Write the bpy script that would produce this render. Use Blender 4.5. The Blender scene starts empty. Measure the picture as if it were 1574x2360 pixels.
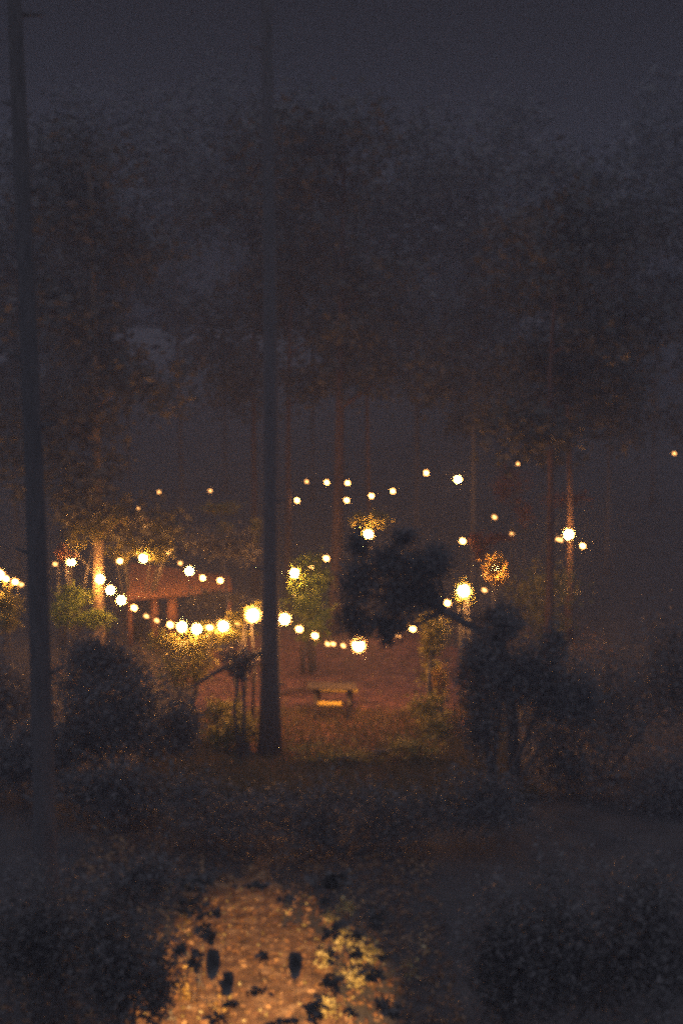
import bpy, math, random
import numpy as np
from mathutils import Vector, Matrix

rng = np.random.default_rng(11)
random.seed(5)
C = bpy.context.scene.collection
R = math.radians
# ------------------------------------------------------------------ camera
F = 2849.0            # focal length in pixels of the 1574 x 2360 photograph
PITCH = R(5.0)
CAM = Vector((0, 0, 8.0))
def at(px, py, d):
    """point at world depth Y = d seen in direction (px, py)"""
    u = (px - 787) / F; v = -(py - 1180) / F
    D = Vector((u, math.cos(PITCH) + v * math.sin(PITCH), -math.sin(PITCH) + v * math.cos(PITCH)))
    return CAM + D * (d / D.y)
def ppm(d): return F / d
def gz(x, y):
    z = 0.10 * math.sin(x * .35 + 1) * math.sin(y * .22) + 0.05 * math.sin(x * 1.1) * math.sin(y * .9 + 2)
    if y > 46: z += (y - 46) * .17 * min(1, (y - 46) / 14)
    if y > 150: z -= (y - 150) * .17
    if y < 13: z += 0
    if x > 9: z += (x - 9) * .12
    return z
# ------------------------------------------------------------------ materials
def mat(name):
    m = bpy.data.materials.new(name); m.use_nodes = True
    nt = m.node_tree; nt.nodes.clear()
    return m, nt, nt.nodes, nt.links
def leaf_mat(name, c1, c2, c3, transl=.35):
    m, nt, N, L = mat(name)
    g = N.new('ShaderNodeNewGeometry')
    r = N.new('ShaderNodeValToRGB')
    e = r.color_ramp.elements
    e[0].position = 0; e[0].color = (*c1, 1); e[1].position = 1; e[1].color = (*c3, 1)
    k = e.new(.55); k.color = (*c2, 1)
    L.new(g.outputs['Random Per Island'], r.inputs[0])
    d = N.new('ShaderNodeBsdfPrincipled'); d.inputs['Roughness'].default_value = .5
    d.inputs['Specular IOR Level'].default_value = .3
    t = N.new('ShaderNodeBsdfTranslucent')
    x = N.new('ShaderNodeMixShader'); x.inputs[0].default_value = transl
    o = N.new('ShaderNodeOutputMaterial')
    L.new(r.outputs[0], d.inputs['Base Color']); L.new(r.outputs[0], t.inputs['Color'])
    L.new(d.outputs[0], x.inputs[1]); L.new(t.outputs[0], x.inputs[2]); L.new(x.outputs[0], o.inputs[0])
    return m
def noise_mat(name, c1, c2, scale=3, stretch=(1, 1, 1), rough=.9, bump=.4, detail=8, c3=None, spec=.3):
    m, nt, N, L = mat(name)
    tc = N.new('ShaderNodeTexCoord'); mp = N.new('ShaderNodeMapping'); mp.inputs['Scale'].default_value = stretch
    n = N.new('ShaderNodeTexNoise'); n.inputs['Scale'].default_value = scale; n.inputs['Detail'].default_value = detail
    n.inputs['Roughness'].default_value = .65
    r = N.new('ShaderNodeValToRGB'); e = r.color_ramp.elements
    e[0].position = .33; e[0].color = (*c1, 1); e[1].position = .68; e[1].color = (*c2, 1)
    if c3: k = e.new(.5); k.color = (*c3, 1)
    b = N.new('ShaderNodeBump'); b.inputs['Strength'].default_value = bump; b.inputs['Distance'].default_value = .05
    d = N.new('ShaderNodeBsdfPrincipled'); d.inputs['Roughness'].default_value = rough
    d.inputs['Specular IOR Level'].default_value = spec
    o = N.new('ShaderNodeOutputMaterial')
    L.new(tc.outputs['Object'], mp.inputs[0]); L.new(mp.outputs[0], n.inputs['Vector'])
    L.new(n.outputs['Fac'], r.inputs[0]); L.new(r.outputs[0], d.inputs['Base Color'])
    L.new(n.outputs['Fac'], b.inputs['Height']); L.new(b.outputs[0], d.inputs['Normal'])
    L.new(d.outputs[0], o.inputs[0])
    return m
M = {}
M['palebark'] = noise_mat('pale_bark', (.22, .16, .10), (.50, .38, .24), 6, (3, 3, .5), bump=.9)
M['bark'] = noise_mat('bark', (.05, .036, .03), (.17, .11, .085), 6, (3, 3, .5), bump=.9)
M['dark_bark'] = noise_mat('dark_bark', (.10, .097, .093), (.17, .16, .15), 6, (3, 3, .5), bump=.9)
M['dirt'] = noise_mat('dirt', (.07, .042, .03), (.31, .145, .105), 2.4, bump=.7, c3=(.17, .08, .06))
M['path'] = noise_mat('path_dirt', (.05, .03, .015), (.46, .30, .15), 3.2, (1, 1.3, 1), bump=1, detail=14, c3=(.19, .10, .045))
M['soil'] = noise_mat('soil', (.045, .043, .04), (.085, .079, .07), 1.2, bump=.5)
M['litter'] = leaf_mat('leaf_litter', (.10, .05, .025), (.24, .13, .06), (.42, .27, .13), .15)
M['green'] = leaf_mat('green_leaves', (.07, .12, .02), (.19, .28, .05), (.42, .48, .11))
M['olive'] = leaf_mat('olive_leaves', (.07, .08, .02), (.28, .27, .07), (.55, .47, .16))
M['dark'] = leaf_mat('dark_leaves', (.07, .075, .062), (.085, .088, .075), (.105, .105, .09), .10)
M['night'] = leaf_mat('lifted_leaves', (.115, .112, .105), (.15, .147, .136), (.19, .185, .17), .10)  # dark leaves made paler so near plants match the hazed far ones
M['amber'] = leaf_mat('amber_leaves', (.25, .13, .04), (.42, .27, .07), (.60, .46, .15))
M['rust'] = leaf_mat('rust_leaves', (.16, .07, .045), (.22, .10, .06), (.30, .15, .09), .3)
M['straw'] = leaf_mat('straw_leaves', (.22, .17, .06), (.50, .44, .16), (.80, .74, .40))
M['grass'] = leaf_mat('grass_blades', (.09, .085, .04), (.17, .14, .06), (.30, .22, .11), .2)
M['wood'] = noise_mat('brown_planks', (.17, .08, .05), (.34, .17, .10), 4, (1, 12, 1), bump=.3)
M['greywood'] = noise_mat('weathered_wood', (.05, .042, .035), (.12, .095, .075), 5, (1, 10, 1), bump=.3)
M['yellowwood'] = noise_mat('yellow_paint', (.62, .42, .06), (.85, .62, .10), 3, (1, 6, 1), rough=.45, bump=.1)
M['cord'] = noise_mat('black_cord', (.02, .02, .02), (.04, .04, .04), 5, bump=0)
def glow(name, col, s):
    m, nt, N, L = mat(name)
    e = N.new('ShaderNodeEmission'); e.inputs[0].default_value = (*col, 1); e.inputs[1].default_value = s
    o = N.new('ShaderNodeOutputMaterial'); L.new(e.outputs[0], o.inputs[0])
    m.cycles.emission_sampling = 'FRONT'
    return m
m, nt, N, L = mat('halo_shell')  # thin shell added round bulbs so each shows a halo
a_ = N.new('ShaderNodeBsdfTransparent'); b_ = N.new('ShaderNodeBsdfTranslucent'); b_.inputs[0].default_value = (.95, .8, .6, 1)
x_ = N.new('ShaderNodeMixShader'); x_.inputs[0].default_value = .05; o_ = N.new('ShaderNodeOutputMaterial')
L.new(a_.outputs[0], x_.inputs[1]); L.new(b_.outputs[0], x_.inputs[2]); L.new(x_.outputs[0], o_.inputs[0]); M['halo'] = m
M['bulb'] = glow('lit_bulb_glass', (1, .41, .10), 430)
M['dim'] = glow('dim_bulb_glass', (1, .41, .11), 14)
# ------------------------------------------------------------------ object helpers
def tag(o, label=None, cat=None, group=None, kind=None):
    if label: o['label'] = label
    if cat: o['category'] = cat
    if group: o['group'] = group
    if kind: o['kind'] = kind
    return o
def empty(name, loc, label, cat, group=None):
    o = bpy.data.objects.new(name, None); C.objects.link(o); o.location = loc
    o.empty_display_size = .2
    bpy.context.view_layer.update()
    return tag(o, label, cat, group)
def mesh_obj(name, V, Fc, m, parent=None, smooth=False, offset=None):
    V = np.asarray(V, dtype=np.float32).reshape(-1, 3)
    if parent is not None: V = V - np.array(parent.location if offset is None else offset, dtype=np.float32)
    me = bpy.data.meshes.new(name)
    if isinstance(Fc, np.ndarray):
        k = Fc.shape[1]; n = len(Fc)
        me.vertices.add(len(V)); me.vertices.foreach_set('co', V.ravel())
        me.loops.add(n * k); me.loops.foreach_set('vertex_index', Fc.ravel().astype(np.int32))
        me.polygons.add(n)
        me.polygons.foreach_set('loop_start', (np.arange(n) * k).astype(np.int32))
        me.polygons.foreach_set('loop_total', np.full(n, k, dtype=np.int32))
        me.update(calc_edges=True)
    else:
        me.from_pydata([tuple(v) for v in V], [], Fc); me.update()
    if smooth: me.polygons.foreach_set('use_smooth', [True] * len(me.polygons))
    me.materials.append(m)
    o = bpy.data.objects.new(name, me); C.objects.link(o)
    if parent is not None: o.parent = parent
    return o
class MB:
    def __init__(s): s.v = []; s.f = []
    def tube(s, pts, rad, n=12, cap=True):
        b = len(s.v); P = [Vector(p) for p in pts]
        for i, p in enumerate(P):
            t = (P[min(i + 1, len(P) - 1)] - P[max(i - 1, 0)]).normalized()
            a = t.cross(Vector((.31, .9, .12))).normalized(); c = t.cross(a)
            r = rad[i] if hasattr(rad, '__len__') else rad
            for k in range(n):
                w = 2 * math.pi * k / n
                rr = r * (1 + (.06 * math.sin(3 * w + i * .7) if n >= 12 else 0))
                s.v.append(p + a * math.cos(w) * rr + c * math.sin(w) * rr)
        for i in range(len(P) - 1):
            for k in range(n):
                a0 = b + i * n + k; a1 = b + i * n + (k + 1) % n
                s.f.append((a0, a1, a1 + n, a0 + n))
        if cap:
            s.f.append(tuple(b + k for k in range(n))[::-1])
            s.f.append(tuple(b + (len(P) - 1) * n + k for k in range(n)))
    def box(s, c, dx, dy, dz, rz=0, rx=0):
        b = len(s.v); c = Vector(c)
        for x in (-.5, .5):
            for y in (-.5, .5):
                for z in (-.5, .5):
                    p = Vector((x * dx, y * dy, z * dz))
                    if rx: p = Vector((p.x, p.y * math.cos(rx) - p.z * math.sin(rx), p.y * math.sin(rx) + p.z * math.cos(rx)))
                    if rz: p = Vector((p.x * math.cos(rz) - p.y * math.sin(rz), p.x * math.sin(rz) + p.y * math.cos(rz), p.z))
                    s.v.append(c + p)
        s.f += [tuple(b + i for i in q) for q in ((0, 1, 3, 2), (4, 6, 7, 5), (0, 4, 5, 1), (2, 3, 7, 6), (0, 2, 6, 4), (1, 5, 7, 3))]
    def ball(s, c, r, ru=8, rv=6, zs=1, tilt=0):
        b = len(s.v); c = Vector(c)
        for j in range(rv + 1):
            th = math.pi * j / rv
            for i in range(ru):
                ph = 2 * math.pi * i / ru
                x, y, z = math.sin(th) * math.cos(ph) * r, math.sin(th) * math.sin(ph) * r, math.cos(th) * r * zs
                s.v.append(c + Vector((x * math.cos(tilt) + z * math.sin(tilt), y, z * math.cos(tilt) - x * math.sin(tilt))))
        for j in range(rv):
            for i in range(ru):
                a0 = b + j * ru + i; a1 = b + j * ru + (i + 1) % ru
                s.f.append((a0, a0 + ru, a1 + ru, a1))
    def build(s, name, m, parent=None, smooth=False): return mesh_obj(name, [tuple(v) for v in s.v], s.f, m, parent, smooth)

def leaves(clumps, n, size, sub=14, spread=.28, flat=0.35, aspect=.55):
    """leaf-shaped quads through a set of ellipsoid clumps [(centre, (rx,ry,rz))]"""
    W = np.array([c[1][0] * c[1][1] * c[1][2] for c in clumps]) ** .7; W /= W.sum()
    out = []
    for (c, r), w in zip(clumps, W):
        k = max(8, int(n * w)); c = np.array(c); r = np.array(r)
        q = rng.normal(size=(sub, 3)); q /= np.linalg.norm(q, axis=1)[:, None]
        q *= rng.uniform(.25, .95, (sub, 1))
        ci = rng.integers(0, sub, k)
        p = q[ci] + rng.normal(size=(k, 3)) * spread
        out.append(c + p * r)
    P = np.concatenate(out); k = len(P)
    a = rng.normal(size=(k, 3)); a[:, 2] *= .6; a /= np.linalg.norm(a, axis=1)[:, None]
    nn = rng.normal(size=(k, 3)) * (1 - flat) + np.array([0, 0, 1]) * flat * 1.5
    b = np.cross(nn, a); b /= np.linalg.norm(b, axis=1)[:, None] + 1e-6
    L = size * rng.uniform(.55, 1.25, (k, 1)); Wd = L * aspect
    V = np.stack([P - a * L * .5, P + b * Wd * .5 - a * L * .05, P + a * L * .5, P - b * Wd * .5 - a * L * .05], 1).reshape(-1, 3)
    return V, np.arange(k * 4).reshape(-1, 4)
def crown(parent, clumps, n, size, m, name='crown', **kw):
    V, Fc = leaves(clumps, n, size, **kw)
    return mesh_obj(name, V, Fc, m, parent)
def img_clump(x0, y0, x1, y1, d, depth=None):
    """ellipsoid covering an image rectangle at depth d"""
    c = at((x0 + x1) / 2, (y0 + y1) / 2, d)
    rx = (x1 - x0) / 2 / ppm(d); rz = (y1 - y0) / 2 / ppm(d)
    return (tuple(c), (rx, depth or min(rx, rz) * .9, rz))

# ------------------------------------------------------------------ setting
def grid(x0, x1, y0, y1, nx, ny, dz=0, ragged=0):
    xs = np.linspace(x0, x1, nx); ys = np.linspace(y0, y1, ny)
    V = []
    for j, y in enumerate(ys):
        for i, x in enumerate(xs): V.append((x, y, gz(x, y) + dz))
    Fc = np.array([(j * nx + i, j * nx + i + 1, (j + 1) * nx + i + 1, (j + 1) * nx + i) for j in range(ny - 1) for i in range(nx - 1)])
    return V, Fc
# non-uniform ground sheet reaching the horizon
xs = np.concatenate([np.linspace(-600, -40, 12)[:-1], np.linspace(-40, 40, 161), np.linspace(40, 600, 12)[1:]])
ys = np.concatenate([np.linspace(-60, 6, 8)[:-1], np.linspace(6, 80, 170), np.linspace(80, 700, 30)[1:]])
V = [(x, y, gz(x, y)) for y in ys for x in xs]
nx = len(xs)
Fc = np.array([(j * nx + i, j * nx + i + 1, (j + 1) * nx + i + 1, (j + 1) * nx + i) for j in range(len(ys) - 1) for i in range(nx - 1)])
tag(mesh_obj('ground', V, Fc, M['soil'], smooth=True), 'dark forest floor round the lit yard', kind='structure')
# dirt yard: a sheet with a ragged outline a few mm above the soil
def blob(name, cx, cy, rx, ry, m, dz, label, nseg=90, nr=14, seed=0, amp=.1):
    V = [(cx, cy, gz(cx, cy) + dz)]; Fl = []
    for j in range(1, nr + 1):
        for i in range(nseg):
            w = 2 * math.pi * i / nseg
            k = 1 + amp * math.sin(3 * w + seed) + amp * .7 * math.sin(7 * w + seed * 2) + amp * .4 * math.sin(17 * w)
            t = j / nr
            x = cx + rx * t * (1 + (k - 1) * t) * math.cos(w); y = cy + ry * t * (1 + (k - 1) * t) * math.sin(w)
            V.append((x, y, gz(x, y) + dz * (1 if j < nr else -2)))
    for i in range(nseg):
        Fl.append((0, 1 + i, 1 + (i + 1) % nseg))
        for j in range(nr - 1):
            a = 1 + j * nseg + i; b = 1 + j * nseg + (i + 1) % nseg
            Fl.append((a, a + nseg, b + nseg, b))
    return tag(mesh_obj(name, V, Fl, m, smooth=True), label, kind='structure')
blob('dirt_yard', -0.2, 35, 4.6, 9.6, M['dirt'], .03, 'reddish brown bare dirt yard under the string lights')
blob('dirt_path', -1.45, 15.4, 1.5, 5.4, M['path'], .03, 'lamplit brown dirt slope at the bottom', seed=2, amp=.16)  # pale dirt ends early on the right so dark soil reads as shade

def scatter(n, x0, x1, y0, y1, size, tilt=.35, lift=.03):
    x = rng.uniform(x0, x1, n); y = rng.uniform(y0, y1, n)
    z = np.array([gz(a, b) for a, b in zip(x, y)]) + lift + rng.uniform(.0, .03, n)
    P = np.stack([x, y, z], 1)
    a = rng.normal(size=(n, 3)); a[:, 2] *= tilt; a /= np.linalg.norm(a, axis=1)[:, None]
    nn = rng.normal(size=(n, 3)) * tilt + np.array([0, 0, 1])
    b = np.cross(nn, a); b /= np.linalg.norm(b, axis=1)[:, None]
    L = size * rng.uniform(.5, 1.3, (n, 1))
    V = np.stack([P - a * L * .5, P + b * L * .3, P + a * L * .5, P - b * L * .3], 1).reshape(-1, 3)
    return V, np.arange(n * 4).reshape(-1, 4)
V, Fc = scatter(9000, -9, 9, 26, 48, .13)
tag(mesh_obj('leaf_litter', V, Fc, M['litter']), 'brown fallen leaves scattered over the yard', 'leaf litter', kind='stuff')
V, Fc = scatter(9000, -4.6, 1.6, 12, 24, .10, tilt=.5)
tag(mesh_obj('leaf_litter', V, Fc, M['litter']), 'dry leaves strewn over the lamplit slope at the bottom', 'leaf litter', kind='stuff')
V, Fc = scatter(420, -2.9, .2, 12.5, 20, .07, tilt=.9)  # pale leaf specks whose colour stands in for glints
tag(mesh_obj('glint_leaves', V, Fc, M['straw']), 'pale curled leaves added as glints on the lamplit slope', 'leaf litter', kind='stuff')
# grass: blades along the front of the yard
def grass(n, x0, x1, y0, y1, h):
    x = rng.uniform(x0, x1, n); y = y0 + (y1 - y0) * rng.uniform(0, 1, n) ** 1.9
    z = np.array([gz(a, b) for a, b in zip(x, y)])
    P = np.stack([x, y, z], 1); w = rng.uniform(0, math.pi * 2, n)
    s = np.stack([np.cos(w), np.sin(w), 0 * w], 1) * .02
    H = h * rng.uniform(.4, 1.2, (n, 1))
    T = P + np.concatenate([rng.normal(size=(n, 2)) * .35, np.ones((n, 1))], 1) * H
    V = np.stack([P - s, P + s, T], 1).reshape(-1, 3)
    return V, np.arange(n * 3).reshape(-1, 3)
V, Fc = grass(26000, -4.5, 4.0, 24.6, 31.5, .24)
tag(mesh_obj('grass', V, Fc, M['grass']), 'rough olive grass along the front edge of the dirt yard', 'grass', kind='stuff')

# ------------------------------------------------------------------ trees
def trunk_pts(base, top, wob=.12, n=14, seed=0):
    rr = random.Random(seed); a1, a2 = rr.uniform(0, 6), rr.uniform(0, 6)
    pts = []
    for i in range(n):
        t = i / (n - 1); p = Vector(base).lerp(Vector(top), t)
        p += Vector((math.sin(t * 4 + a1) - math.sin(a1), math.sin(t * 3 + a2) - math.sin(a2), 0)) * wob * t
        pts.append(p)
    return pts
def tree(label, px, d, width_px, height, m='bark', top_px=None, group=None, limbs=5, crown_z=.5, crown_r=3.0,
         nleaf=2600, leafm='dark', seed=0, lsize=.34, extra=None, wob=.12):
    b = at(px, 1300, d); x = b.x; z = gz(x, d) - .1
    tx = x if top_px is None else at(top_px, 1300, d).x
    r = width_px / ppm(d) / 2
    t = empty('tree', (x, d, z), label, 'tree', group)
    pts = trunk_pts((x, d, z), (tx, d, z + height), wob, 16, seed)
    mb = MB(); mb.tube(pts, [r * (1.35 if i == 0 else 1.08 if i == 1 else 1 - .75 * (i / 15)) for i in range(16)], 12)
    rr = random.Random(seed + 100); cl = []
    for k in range(limbs):
        i = int(15 * (crown_z + (1 - crown_z) * (k + .3) / limbs)); p = pts[min(i, 14)]
        w = rr.uniform(0, 2 * math.pi); L = crown_r * rr.uniform(.6, 1.0)
        e = p + Vector((math.cos(w) * L, math.sin(w) * L, L * rr.uniform(.1, .5)))
        mid = p.lerp(e, .5) + Vector((0, 0, .15 * L))
        rl = r * .35
        mb.tube([p, mid, e], [rl, rl * .7, rl * .25], 7)
        cl.append((tuple(e), (L * .62, L * .62, L * .42)))
        cl.append((tuple(mid), (L * .4, L * .4, L * .3)))
    cl.append((tuple(pts[-1]), (crown_r * .6, crown_r * .6, crown_r * .6)))
    if crown_z < .5 and height < 18:
        for i in range(int(15 * crown_z) + 1, 15, 1): cl.append((tuple(pts[i]), (1.1, 1.1, .8)))
    if d < 30:                       # snapped branch stubs on the two near trunks
        for k in range(9):
            p = pts[1 + k] + Vector((0, 0, rr.uniform(-.5, .5))); w = rr.uniform(-.6, .6) + (math.pi if k % 2 else 0)
            q = Vector((math.cos(w), math.sin(w), rr.uniform(.1, .6))) * r * rr.uniform(1.5, 2.4)
            mb.tube([p, p + q], [r * .22, r * .10], 7)
    mb.build('trunk', M[m], t, True)
    if nleaf: crown(t, cl, nleaf, lsize, M[leafm])
    return t, pts
GB = 'tall trees standing round the yard'
tree('dark thick trunk standing in front of the yard, string lights tied to it', 622, 27.8, 43, 30, 'dark_bark', 628, GB, 7, .72, 3.6, 4200, seed=1, wob=.16)
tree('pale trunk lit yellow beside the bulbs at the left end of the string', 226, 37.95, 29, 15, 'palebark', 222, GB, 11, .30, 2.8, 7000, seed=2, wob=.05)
tree('broad unlit trunk nearest the camera at the left edge', 92, 15.5, 58, 22, 'dark_bark', 84, GB, 5, .78, 2.4, 2600, seed=3, wob=.12)
tree('reddish trunk with two bulbs side by side across it', 772, 42.5, 30, 17, 'bark', 800, GB, 7, .48, 3.4, 5000, seed=4, wob=.05)
tree('slim brown trunk left of the two high bulbs', 664, 47, 18, 15, 'bark', 668, GB, 5, .55, 3, 2600, seed=5, wob=.1)
tree('faint slender trunk rising above the shrub on the centre left', 588, 50, 16, 18, 'bark', 578, GB, 6, .5, 3, 3600, seed=6, wob=.1)
tree('rust coloured trunk low on the right, below the brightest right-hand bulb', 1262, 36, 22, 13, 'bark', 1300, GB, 8, .50, 2.6, 4500, seed=7, wob=.25)
tree('forked reddish trunk directly above the brightest right-hand bulb', 1312, 41, 18, 14, 'bark', 1318, GB, 8, .5, 3.0, 5000, seed=8, wob=.2)
tree('thin trunk between the high bulbs right of centre', 850, 53, 14, 16, 'bark', 846, GB, 5, .6, 3, 2400, seed=9, wob=.1)
k = 10
GD = 'unlit forest trees behind the yard'
for (px, d, w, h) in ((40, 52, 14, 16), (150, 58, 14, 18), (300, 62, 12, 19), (420, 56, 14, 18), (520, 66, 12, 20), (720, 64, 12, 19),
                      (960, 58, 14, 18), (1090, 54, 14, 17), (1190, 63, 12, 19), (1400, 52, 14, 16), (1500, 60, 12, 18), (1600, 50, 14, 16), (-60, 48, 14, 15)):
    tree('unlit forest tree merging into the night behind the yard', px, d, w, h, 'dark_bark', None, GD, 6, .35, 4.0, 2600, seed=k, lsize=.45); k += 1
# far wood as one mass
cl = []
for i in range(90):
    x = rng.uniform(-48, 48); y = rng.uniform(72, 110)
    cl.append(((x, y, gz(x, y) + rng.uniform(3, 17)), (4, 3, 4)))
V, Fc = leaves(cl, 30000, .9, sub=8)
tag(mesh_obj('far_wood', V, Fc, M['dark']), 'black wooded hillside far behind the lights', 'wood', kind='stuff')

# ------------------------------------------------------------------ shrubs and low foliage
def shrub(label, rects, n, size, m, px, d, stems=4, sr=.045, group=None, cat='shrub', name='shrub', **kw):
    bx = at(px, 1500, d).x
    t = empty(name, (bx, d, gz(bx, d)), label, cat, group)
    cl = [img_clump(*r) for r in rects]
    cs = []
    for c, r in cl:            # nothing below the ground
        g = gz(c[0], c[1]); c = list(c)
        if c[2] - r[2] * .6 < g: c[2] = max(c[2], g + r[2] * .5)
        cs.append((tuple(c), r))
    mb = MB(); rr = random.Random(len(rects) * 7 + px)
    for i in range(max(stems, len(cs))):
        c = Vector(cs[i % len(cs)][0]) + Vector((rr.uniform(-.2, .2), rr.uniform(-.2, .2), 0))
        b = Vector((bx + rr.uniform(-.2, .2), d + rr.uniform(-.15, .15), gz(bx, d) - .05))
        mid = b.lerp(c, .5) + Vector((rr.uniform(-.15, .15), rr.uniform(-.1, .1), .15))
        mb.tube([b, mid, c], [sr, sr * .75, sr * .3], 7)
    mb.build('stem', M['dark_bark'], t, True)
    crown(t, cs, n, size, M[m], 'foliage', **kw)
    return t
GS = 'shrubs lit by the string lights'
shrub('bright yellow-green shrub right of the thick trunk, under three rising bulbs', [(665, 1310, 750, 1390, 35.3), (680, 1275, 740, 1330, 36.2), (655, 1360, 765, 1450, 34.6), (680, 1420, 760, 1480, 33.8), (700, 1300, 770, 1370, 36.6)], 2400, .15, 'green', 712, 36, group=GS)
shrub('leafy shrub glowing yellow round the bulb left of centre', [(345, 1262, 405, 1295, 39.8), (150, 1235, 200, 1270, 39.7), (265, 1235, 340, 1285, 40.2), (305, 1245, 385, 1300, 40.3), (330, 1180, 410, 1260, 40.5), (225, 1190, 300, 1240, 40.8), (370, 1240, 405, 1275, 40.3), (250, 1255, 300, 1300, 40.2)], 2400, .15, 'olive', 320, 42, group=GS)
shrub('tangled foliage beside the pale yellow trunk, far left', [(150, 1175, 215, 1250, 38.8), (140, 1160, 200, 1215, 38.6), (200, 1165, 300, 1220, 38), (180, 1180, 250, 1245, 37.2)], 1700, .15, 'olive', 170, 38.6, group=GS)
shrub('green undergrowth at the foot of the pale yellow trunk', [(130, 1345, 215, 1400, 37.5), (122, 1380, 200, 1440, 36.8), (160, 1400, 260, 1450, 36.6)], 2000, .14, 'green', 165, 37.3, group=GS)
shrub('rusty leaves above the lone bulb at far left', [(125, 1250, 165, 1290, 40), (130, 1262, 180, 1296, 40.2)], 260, .15, 'rust', 148, 40.2, group=GS)
shrub('low golden foliage just under the run of four bulbs', [(340, 1458, 440, 1510, 30.9), (400, 1460, 510, 1530, 30.5), (430, 1500, 505, 1575, 30.2), (360, 1510, 470, 1580, 30.3), (440, 1430, 560, 1470, 30.1)], 2600, .12, 'olive', 430, 30.4, group=GS)
shrub('shrub of ochre leaves under the bulb by the thick trunk', [(520, 1405, 600, 1440, 29.0), (470, 1455, 600, 1485, 29.4), (555, 1385, 605, 1425, 28.8)], 800, .12, 'olive', 560, 29.1, group=GS)
shrub('tall narrow shrub at the right edge of the yard with orange leaves halfway up', [(960, 1410, 1035, 1500, 30.5), (965, 1440, 1020, 1540, 30.4), (970, 1520, 1035, 1600, 31.2), (940, 1590, 1035, 1660, 29.6), (960, 1640, 1040, 1740, 29)], 3000, .12, 'olive', 1000, 30, group=GS)
shrub('small sapling of amber leaves inside the tall shrub', [(985, 1535, 1035, 1605, 30.5)], 600, .10, 'amber', 1008, 30.5, group=GS)
shrub('amber leaves lit from behind, right of the brightest foliage bulb', [(1115, 1275, 1160, 1325, 33.7), (1120, 1315, 1172, 1350, 33.4), (1118, 1285, 1165, 1335, 32.95)], 1300, .12, 'amber', 1140, 33.6, group=GS)
shrub('drooping rust-red leaves right of the middle right bulb', [(1075, 1228, 1130, 1265, 35.9), (1085, 1250, 1125, 1290, 35.8), (1120, 1228, 1180, 1250, 35.7)], 900, .14, 'rust', 1100, 35.2, group=GS)
shrub('yellow-green leaves round the high bulb above the black crown', [(805, 1180, 850, 1215, 41), (840, 1175, 893, 1220, 41), (825, 1205, 865, 1250, 41)], 900, .15, 'olive', 850, 41.2, group=GS)
shrub('pale leaves wrapped round the bright bulb low on the right', [(1046, 1338, 1092, 1400, 31.65)], 420, .09, 'olive', 1072, 31.4, group=GS)
shrub('faint brown foliage up left of centre', [(470, 1155, 560, 1190, 46), (500, 1200, 545, 1245, 45), (575, 1195, 605, 1260, 44)], 900, .17, 'olive', 520, 46, group=GS)
shrub('dim scrubby growth at the far left edge under a short run of bulbs', [(-20, 1350, 50, 1420, 33.3), (-10, 1400, 50, 1460, 33)], 900, .14, 'olive', 10, 34, group=GS)
shrub('dim foliage round the rust-coloured trunk on the right', [(1170, 1290, 1350, 1420, 37.5), (1200, 1380, 1320, 1500, 37)], 1300, .16, 'olive', 1240, 37.6, group=GS)
shrub('faint twiggy crown above the right-hand bulbs', [(1130, 1080, 1220, 1160, 46), (1240, 1130, 1360, 1180, 44), (1180, 1150, 1230, 1220, 45)], 1100, .17, 'rust', 1190, 46, group=GS)
shrub('low olive bush at the lower left of the dirt yard', [(460, 1640, 600, 1720, 27.9), (480, 1600, 560, 1660, 28.4)], 1800, .12, 'olive', 520, 28, group=GS)
shrub('sparse weeds along the near edge of the yard', [(660, 1715, 900, 1775, 26.9), (860, 1690, 1020, 1765, 27)], 1300, .11, 'olive', 830, 27, group=GS)
# unlit masses nearer the camera
GK = 'unlit black foliage in front of the yard'
KC = [img_clump(*q) for q in ((800, 1225, 850, 1290, 25.2), (790, 1300, 870, 1400, 25), (850, 1255, 930, 1330, 25.1), (900, 1270, 1000, 1350, 24.8), (870, 1330, 960, 1420, 25), (940, 1340, 1015, 1405, 25),
      (785, 1390, 850, 1470, 25.1), (850, 1410, 940, 1465, 24.9), (975, 1255, 1045, 1325, 25), (875, 1450, 905, 1490, 24.8), (905, 1215, 960, 1260, 25), (1115, 1400, 1200, 1470, 25))]
bx = at(1190, 1500, 25).x; kt = empty('tree', (bx, 25, gz(bx, 25)), 'leaning tree whose black crown covers the middle of the string lights', 'tree', GK)
mb = MB(); j0 = at(1150, 1480, 25)
mb.tube([(bx, 25, gz(bx, 25) - .1), tuple(at(1180, 1650, 25)), tuple(j0), tuple(at(1025, 1410, 25))], [.16, .13, .11, .07], 12)
for c_, r_ in KC: mb.tube([tuple(at(1025, 1410, 25)) if c_[0] > .8 else tuple(at(930, 1350, 25)), c_], [.035, .012], 6)
mb.tube([tuple(at(1025, 1410, 25)), tuple(at(930, 1350, 25))], [.07, .05], 8)
mb.build('trunk', M['dark_bark'], kt, True)
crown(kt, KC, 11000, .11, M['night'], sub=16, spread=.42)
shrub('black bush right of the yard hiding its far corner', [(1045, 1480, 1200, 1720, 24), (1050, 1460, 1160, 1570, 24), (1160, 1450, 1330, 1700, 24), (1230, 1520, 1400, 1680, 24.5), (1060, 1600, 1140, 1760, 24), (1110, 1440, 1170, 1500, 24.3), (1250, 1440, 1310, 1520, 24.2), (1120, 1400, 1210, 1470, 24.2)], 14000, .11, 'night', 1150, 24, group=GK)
shrub('black bush filling the lower left below the yellow trunk', [(120, 1450, 330, 1600, 25), (200, 1560, 440, 1760, 24.5), (100, 1560, 260, 1760, 24.5), (380, 1600, 470, 1760, 25)], 14000, .11, 'night', 260, 24.7, group=GK)
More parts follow.
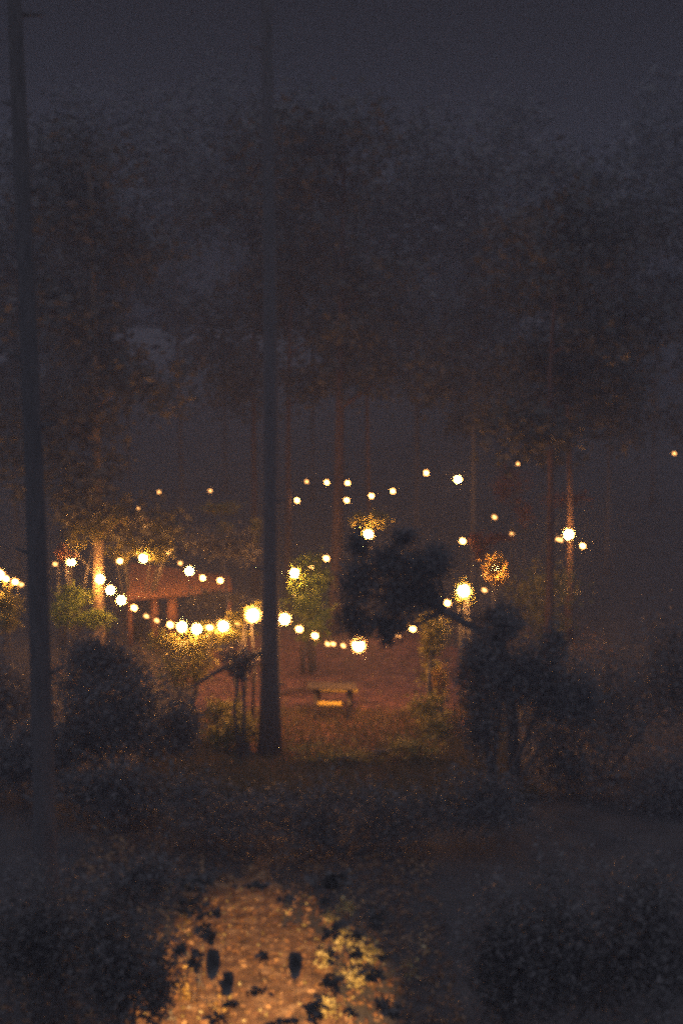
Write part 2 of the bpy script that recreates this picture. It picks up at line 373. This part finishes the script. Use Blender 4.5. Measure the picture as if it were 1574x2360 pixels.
shrub('low black hedge added to cut off the lit bottom of the yard', [(380, 1790, 640, 1950, 22), (560, 1800, 820, 1960, 21.6), (760, 1800, 1000, 1960, 22), (960, 1770, 1240, 1960, 21.8)], 15000, .09, 'night', 800, 21.8, group=GK)  # hedge put here to end the bulb-lit ground
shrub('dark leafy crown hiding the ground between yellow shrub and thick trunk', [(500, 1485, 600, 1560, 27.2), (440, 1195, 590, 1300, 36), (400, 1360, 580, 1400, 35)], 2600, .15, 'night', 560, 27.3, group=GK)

shrub('black thicket added to block bulb light right of the black bush', [(1300, 1480, 1500, 1800, 26), (1450, 1400, 1680, 1780, 26.5), (1200, 1640, 1420, 1860, 25), (1400, 1740, 1700, 1960, 24)], 13000, .12, 'night', 1400, 26, group=GK)  # thicket added to block the bulbs and cover the lit ground
shrub('black thicket added at the left edge to keep bulb light off the ground', [(-80, 1480, 120, 1720, 27), (-60, 1640, 200, 1850, 24), (100, 1740, 420, 1900, 23)], 12000, .12, 'night', 20, 26, group=GK)  # added like the right one, to stop the bulbs' glow here
# ------------------------------------------------------------------ string lights
SZ = {'x': (.104, 1.05, 'bulb'), 'l': (.081, 1.05, 'bulb'), 'm': (.046, 1.35, 'mid'), 's': (.027, 1.9, 'dim')}
M['mid'] = glow('soft_bulb_glass', (1, .41, .10), 70)
POWER = 22.0
def string(label, pts):
    P = [(at(x, y, d), s) for x, y, d, s in pts]
    t = empty('string_lights', P[0][0], label, 'string lights', 'strings of warm bulbs over the yard')
    mb = MB(); path = []
    for i, (p, s) in enumerate(P):
        q = p + Vector((0, 0, .15)); path.append(q)
        if i < len(P) - 1:
            r = P[i + 1][0] + Vector((0, 0, .15)); dist = (r - q).length
            for k in (1, 2, 3): 
                u = k / 4; path.append(q.lerp(r, u) - Vector((0, 0, min(.02 * dist * dist, .25) * 4 * u * (1 - u))))
    mb.tube(path, .009, 6); mb.build('cord', M['cord'], t)
    for p, s in P:
        if s == '-': continue
        r, e, m = SZ[s]
        b = MB(); b.ball(p, r, 10, 8, e, R(random.uniform(100, 130)) if e > 1.2 else 0); bo = b.build('bulb', M[m], t, True)
        if s in 'xlm':
            b = MB(); b.ball(p + Vector((0, 0, r * .1)), r * 1.9, 12, 8, 1.0); g = b.build('halo_globe', M['halo'], None, True)  # added shell that draws the halo ring
            g.data.transform(Matrix.Translation(-P[0][0])); g.parent = bo
        k = MB(); k.tube([p + Vector((0, 0, r * .95)), p + Vector((0, 0, .155))], [.02, .022], 8)
        mesh_obj('socket', [tuple(v) for v in k.v], k.f, M['cord'], bo, offset=P[0][0])
    return t
string('lowest string, sagging between the yellow trunk and the thick dark trunk',
    [(222, 1320, 38.0, '-'), (232, 1335, 37.5, 'l'), (255, 1360, 36.2, 'l'), (280, 1383, 35, 'l'), (310, 1401, 34, 'm'), (338, 1420, 33, 's'), (362, 1430, 32.4, 's'), (393, 1440, 31.6, 'm'),
     (420, 1445, 31, 'l'), (454, 1450, 30.4, 'l'), (484, 1447, 30, 'm'), (515, 1443, 29.5, 'l'), (547, 1437, 29, 's'), (583, 1418, 28.4, 'x'), (612, 1405, 28.0, '-')])
string('string dipping over the dirt yard from the thick trunk to the right',
    [(635, 1410, 28.0, '-'), (656, 1427, 28.4, 'l'), (690, 1450, 28.9, 'm'), (726, 1465, 29.3, 'm'), (755, 1484, 29.6, 's'), (768, 1484, 29.8, 's'), (791, 1488, 30, 's'), (826, 1487, 30.2, 'x'), (870, 1480, 30.4, '-'),
     (918, 1465, 30.6, 's'), (951, 1449, 30.8, 'm'), (1005, 1415, 31, 's'), (1031, 1390, 31.1, 'm'), (1068, 1362, 31.3, 'x'), (1116, 1360, 32, 's'), (1142, 1308, 33.35, 'l'), (1250, 1330, 35.7, '-')])
string('string behind the yellow trunk running down to the right past the brown shelter roof',
    [(165, 1296, 39.5, 'l'), (222, 1300, 39.6, '-'), (277, 1293, 39.8, 'm'), (331, 1287, 39.9, 'l'), (390, 1273, 40, 'm'), (416, 1298, 39.8, 's'), (437, 1316, 39.2, 'l'), (468, 1332, 38.6, 'm'), (508, 1338, 38, 'm'), (560, 1340, 36, '-')])
string('three bulbs rising over the yellow-green shrub to the reddish trunk',
    [(640, 1335, 34, '-'), (679, 1321, 35, 'l'), (719, 1307, 37, 'm'), (752, 1287, 39, 'm'), (772, 1265, 42, '-'), (848, 1232, 40.6, 'x')])
string('high far string crossing above the reddish trunk and rising to the right',
    [(320, 1172, 50, 's'), (367, 1134, 52, 's'), (485, 1131, 52, 's'), (640, 1130, 50, '-'), (707, 1110, 50, 's'), (753, 1112, 50, 'm'), (801, 1113, 50, 'm'), (905, 1132, 51, 'm'), (982, 1090, 51, 'm'), (1055, 1105, 51, 'l'), (1193, 1069, 51, 's'), (1400, 1090, 51, '-'), (1553, 1045, 50, 's')])
string('short high string just below it, three bulbs right of the slim trunk',
    [(664, 1140, 47, '-'), (685, 1153, 47, 'm'), (799, 1153, 46, 'm'), (856, 1143, 46, 'm'), (905, 1120, 50, '-')])
string('short string with one very bright bulb between two small ones at far right',
    [(1270, 1235, 40, '-'), (1285, 1243, 40, 's'), (1292, 1245, 40, 's'), (1310, 1232, 40, 'x'), (1342, 1258, 39, 'm'), (1480, 1250, 38, '-')])
string('nearly dark string with one mid-sized bulb among the rust-red leaves',
    [(1040, 1240, 36, '-'), (1066, 1247, 35.8, 'm'), (1139, 1192, 36.5, 's'), (1180, 1230, 38, 's'), (1262, 1215, 40, '-')])
string('bunched bulbs at the left edge of the picture beside the broad unlit trunk',
    [(-60, 1300, 33, '-'), (-1, 1325, 33, 'l'), (15, 1334, 33.2, 'm'), (36, 1341, 33.4, 'm'), (50, 1347, 33.6, 's'), (92, 1340, 35, '-'), (128, 1300, 38, 's'), (165, 1290, 39.4, '-')])
string('two small stacked bulbs in the foliage high on the left',
    [(300, 1165, 44, '-'), (323, 1192, 44, 's'), (345, 1196, 44, '-')])

# ------------------------------------------------------------------ open shelter behind the left string
g0 = at(390, 1500, 44).x
t = empty('shelter', (g0, 44, gz(g0, 44)), 'open shelter with a brown plank roof on short posts behind the left bulbs', 'shelter')
mb = MB()
A, B = at(290, 1385, 40.6), at(535, 1362, 40.6); A2, B2 = at(300, 1298, 43.4), at(530, 1330, 43.4)
for i in range(9):       # overlapping planks up the roof slope
    u0, u1 = i / 9, (i + 1.08) / 9
    a, b, c, e = A.lerp(A2, u0), B.lerp(B2, u0), B.lerp(B2, u1), A.lerp(A2, u1)
    up = Vector((0, -.02, .05)); lo = Vector((0, 0, .0 + .004 * i)); n0 = len(mb.v)
    mb.v += [a + up + lo, b + up + lo, c + up * .3 + lo, e + up * .3 + lo, a + lo - up * .4, b + lo - up * .4, c + lo - up * .6, e + lo - up * .6]
    mb.f += [tuple(n0 + j for j in q) for q in ((0, 1, 2, 3), (7, 6, 5, 4), (0, 4, 5, 1), (1, 5, 6, 2), (2, 6, 7, 3), (3, 7, 4, 0))]
mb.build('roof', M['wood'], t)
for px, w in ((300, .16), (357, .26), (398, .36), (528, .16)):
    p = at(px, 1372, 40.9); q = MB(); z0 = gz(p.x, 40.9)
    q.tube([(p.x, 40.9, z0), (p.x, 40.9, (z0 + p.z) / 2), (p.x, 40.9, p.z - .02)], [w / 2 * 1.05, w / 2, w / 2 * .95], 12)
    q.build('post', M['wood'], t, True)

# ------------------------------------------------------------------ picnic table in the yard
TY = 31.05; c = at(765, 1625, 31.3); cz = gz(c.x, TY)
t = empty('picnic_table', (c.x, TY, cz), 'weathered picnic table with a yellow near bench, alone on the dirt yard', 'picnic table')
def plank(name, y, z, n, w, L, th, m, x=0, rz=-.10):
    q = MB()
    for i in range(n):
        q.box((c.x + x - math.sin(rz) * 0, TY + y + (i - (n - 1) / 2) * (w + .012), cz + z), L, w, th, rz)
    return q.build(name, M[m], t)
plank('tabletop', .08, .75, 5, .13, 1.25, .04, 'greywood')
plank('bench', .86, .46, 2, .13, 1.1, .04, 'yellowwood', .12)
plank('bench', -.62, .46, 2, .135, .60, .045, 'yellowwood', -.05)
for sx in (-.42, .42):
    q = MB(); x = c.x + sx
    q.tube([(x, TY + -0.55, cz), (x, TY + 0.02, cz + .73)], .05, 6); q.tube([(x + .07, TY + 0.75, cz), (x + .07, TY + 0.15, cz + .73)], .05, 6)
    q.tube([(x + .02, TY + -0.66, cz + .42), (x + .05, TY + 0.9, cz + .42)], .045, 6)
    q.build('leg', M['greywood'], t)
# a fallen branch left of it
p0, p1 = at(645, 1560, 32.5), at(745, 1556, 33)
q = MB(); z = gz(0, 33) + .09
q.tube([(p0.x, 33, z), ((p0.x + p1.x) / 2, 33.3, z + .07), (p1.x, 33.2, z)], [.07, .06, .03], 9); q.tube([((p0.x + p1.x) / 2, 33.3, z + .05), (p1.x - .2, 33.8, z + .25)], [.03, .01], 6)
tag(q.build('fallen_branch', M['bark'], None, True), 'pale fallen branch lying on the dirt beside the thick trunk', 'branch')
q = MB(); a = at(440, 1580, 28.0); b = at(640, 1490, 27.9)
# low dark limb leaving the thick trunk to the left
tt = [o for o in C.objects if o.get('label', '').startswith('dark thick trunk')][0]
q.tube([b, at(560, 1520, 27.7), at(500, 1548, 27.6), at(430, 1590, 27.5)], [.09, .07, .05, .02], 8)
q.build('limb', M['dark_bark'], tt, True)

# ------------------------------------------------------------------ lamplit slope at the bottom
GL = 'leafy plants catching the lamp at the bottom'
shrub('bright yellow leaves of a bush right of the lamplit dirt', [(760, 2130, 830, 2200, 17.0), (800, 2150, 900, 2230, 17.1), (780, 2220, 860, 2290, 16.2), (700, 2290, 810, 2370, 15.6), (770, 2060, 825, 2120, 17.6), (720, 2180, 780, 2240, 16.9), (820, 2240, 870, 2300, 16.6), (735, 2090, 790, 2140, 17.4)], 1300, .068, 'straw', 800, 16.8, group=GL, sub=70, spread=.05, sr=.003)
shrub('thin sprig of a few glinting leaves far right of the lamplit dirt', [(900, 2130, 1000, 2300, 16.5)], 45, .07, 'straw', 960, 16.5, group=GL, sr=.006)
shrub('black leaf sprays added to mask parts of the lamplit dirt', [(560, 2270, 620, 2300, 8), (745, 2120, 800, 2170, 8), (740, 2230, 800, 2290, 8), (500, 2250, 540, 2300, 8), (430, 2090, 520, 2120, 8), (690, 2290, 760, 2360, 8), (430, 2180, 470, 2240, 8), (500, 2300, 560, 2325, 8), (585, 2190, 625, 2215, 8), (730, 2060, 770, 2100, 8), (400, 2160, 430, 2220, 8), (380, 2010, 520, 2060, 8), (700, 2000, 860, 2060, 8), (770, 2140, 850, 2170, 8), (820, 2230, 900, 2270, 8), (440, 2130, 500, 2180, 8), (600, 2345, 700, 2375, 8), (830, 2080, 900, 2150, 8), (860, 2290, 940, 2360, 8), (540, 2025, 620, 2050, 8), (640, 2060, 680, 2085, 8), (800, 2180, 840, 2215, 8), (790, 2320, 830, 2350, 8), (400, 2060, 480, 2110, 8), (860, 2190, 920, 2220, 8), (750, 2180, 780, 2220, 8), (470, 2330, 530, 2365, 8)], 1700, .06, 'night', 640, 8, group=GK, sub=20, spread=.14, sr=.004)  # sprays placed to break up the lit patch and its outline
shrub('sparse leaves at the left edge of the lamplit dirt', [(405, 2090, 450, 2150, 17.5), (480, 2290, 540, 2370, 15.6), (400, 2230, 450, 2330, 16)], 200, .07, 'amber', 440, 16, group=GL, sr=.008)
# large dark leaves in front
def big_leaf(px, py, d, w, h, label):
    cpt = at(px, py, d); V = []; n = 12
    t = empty('leafy_twig', (cpt.x, d, gz(cpt.x, d)), label, 'twig', 'large black leaves in front of the lamplit dirt')
    for i in range(n):
        a = 2 * math.pi * i / n
        V.append((cpt.x + math.cos(a) * w * (1 - .25 * math.sin(a)), d + .05 * math.cos(2 * a), cpt.z + math.sin(a) * h))
    Vb = [(x, y + .012, z) for x, y, z in V]
    Fl = [tuple(range(n)), tuple(range(2 * n - 1, n - 1, -1))] + [(i, i + n, (i + 1) % n + n, (i + 1) % n) for i in range(n)]
    mesh_obj('leaf', V + Vb, Fl, M['night'], t)
    q = MB(); q.tube([(cpt.x + .04, d + .1, gz(cpt.x, d)), (cpt.x + .02, d + .05, cpt.z * .6), (cpt.x, d + .02, cpt.z - h * .8)], [.005, .0025, .0015], 6)
    q.build('stem', M['dark_bark'], t)
big_leaf(490, 2215, 7.0, .043, .095, 'tall black oval leaf at the left of the lamplit dirt')
big_leaf(525, 2260, 7.1, .034, .075, 'smaller black leaf low beside the tall left one')
big_leaf(680, 2218, 6.0, .036, .070, 'black oval leaf on the right half of the lamplit dirt')
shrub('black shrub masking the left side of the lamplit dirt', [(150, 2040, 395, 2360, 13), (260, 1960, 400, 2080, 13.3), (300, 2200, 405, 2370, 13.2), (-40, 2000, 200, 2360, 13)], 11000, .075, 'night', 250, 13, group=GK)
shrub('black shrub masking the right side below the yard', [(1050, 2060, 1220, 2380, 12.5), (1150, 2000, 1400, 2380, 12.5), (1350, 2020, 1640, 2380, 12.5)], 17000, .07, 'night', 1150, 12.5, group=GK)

# ------------------------------------------------------------------ lights
def light(name, kind, loc, target, energy, color, **kw):
    l = bpy.data.lights.new(name, kind); l.energy = energy; l.color = color
    for a, v in kw.items(): setattr(l, a, v)
    o = bpy.data.objects.new(name, l); C.objects.link(o); o.location = loc
    o.rotation_euler = (Vector(target) - Vector(loc)).to_track_quat('-Z', 'Y').to_euler()
    return o
pl = light('path_lamp', 'SPOT', (-0.3, 8.5, 3.2), (-0.98, 15.25, 0), 9300, (1, .53, .19), spot_size=R(20.5), spot_blend=.3, shadow_soft_size=.03)
pl.scale = (1.34, 1, 1)
light('soft_fill', 'SUN', (0, -10, 60), (0, 12, 0), 0.9, (.73, .745, 1), angle=R(180))  # wide overhead fill added to level the dark areas, no moon

# haze volume added to lift the blacks and make the bulbs glow
b = MB(); b.box((0, 43, 13), 150, 146, 29)
hz = b.build('haze', None) if False else None
me = bpy.data.meshes.new('haze'); me.from_pydata([tuple(v) for v in b.v], [], b.f); me.update()
hz = bpy.data.objects.new('haze', me); C.objects.link(hz)
tag(hz, 'added haze veil lifting the blacks over the whole wood', 'haze', kind='stuff')
m, nt, N, L = mat('veil_haze')
pv = N.new('ShaderNodeVolumePrincipled'); pv.inputs['Density'].default_value = .0036
pv.inputs['Color'].default_value = (.82, .88, 1.0, 1); pv.inputs['Anisotropy'].default_value = 0.0
o = N.new('ShaderNodeOutputMaterial'); L.new(pv.outputs[0], o.inputs['Volume'])
me.materials.append(m)

# world: flat night sky
w = bpy.data.worlds.new('World'); bpy.context.scene.world = w; w.use_nodes = True
bg = w.node_tree.nodes['Background']; bg.inputs[0].default_value = (.007, .0065, .008, 1); bg.inputs[1].default_value = 1

cam = bpy.data.cameras.new('camera'); co = bpy.data.objects.new('camera', cam); C.objects.link(co)
co.location = CAM; co.rotation_euler = (R(90) - PITCH, 0, 0)
cam.sensor_fit = 'VERTICAL'; cam.sensor_height = 36; cam.lens = 36 * F / 2360; cam.clip_end = 2000
sc = bpy.context.scene; sc.camera = co
sc.render.engine = 'CYCLES'
sc.cycles.use_denoising = False
sc.cycles.filter_width = 4.2
sc.cycles.pixel_filter_type = 'BLACKMAN_HARRIS'
sc.cycles.volume_bounces = 1; sc.cycles.max_bounces = 5; sc.cycles.diffuse_bounces = 2
sc.cycles.sample_clamp_indirect = .4
sc.view_settings.view_transform = 'Standard'; sc.view_settings.look = 'None'
sc.view_settings.exposure = 0; sc.view_settings.gamma = 1
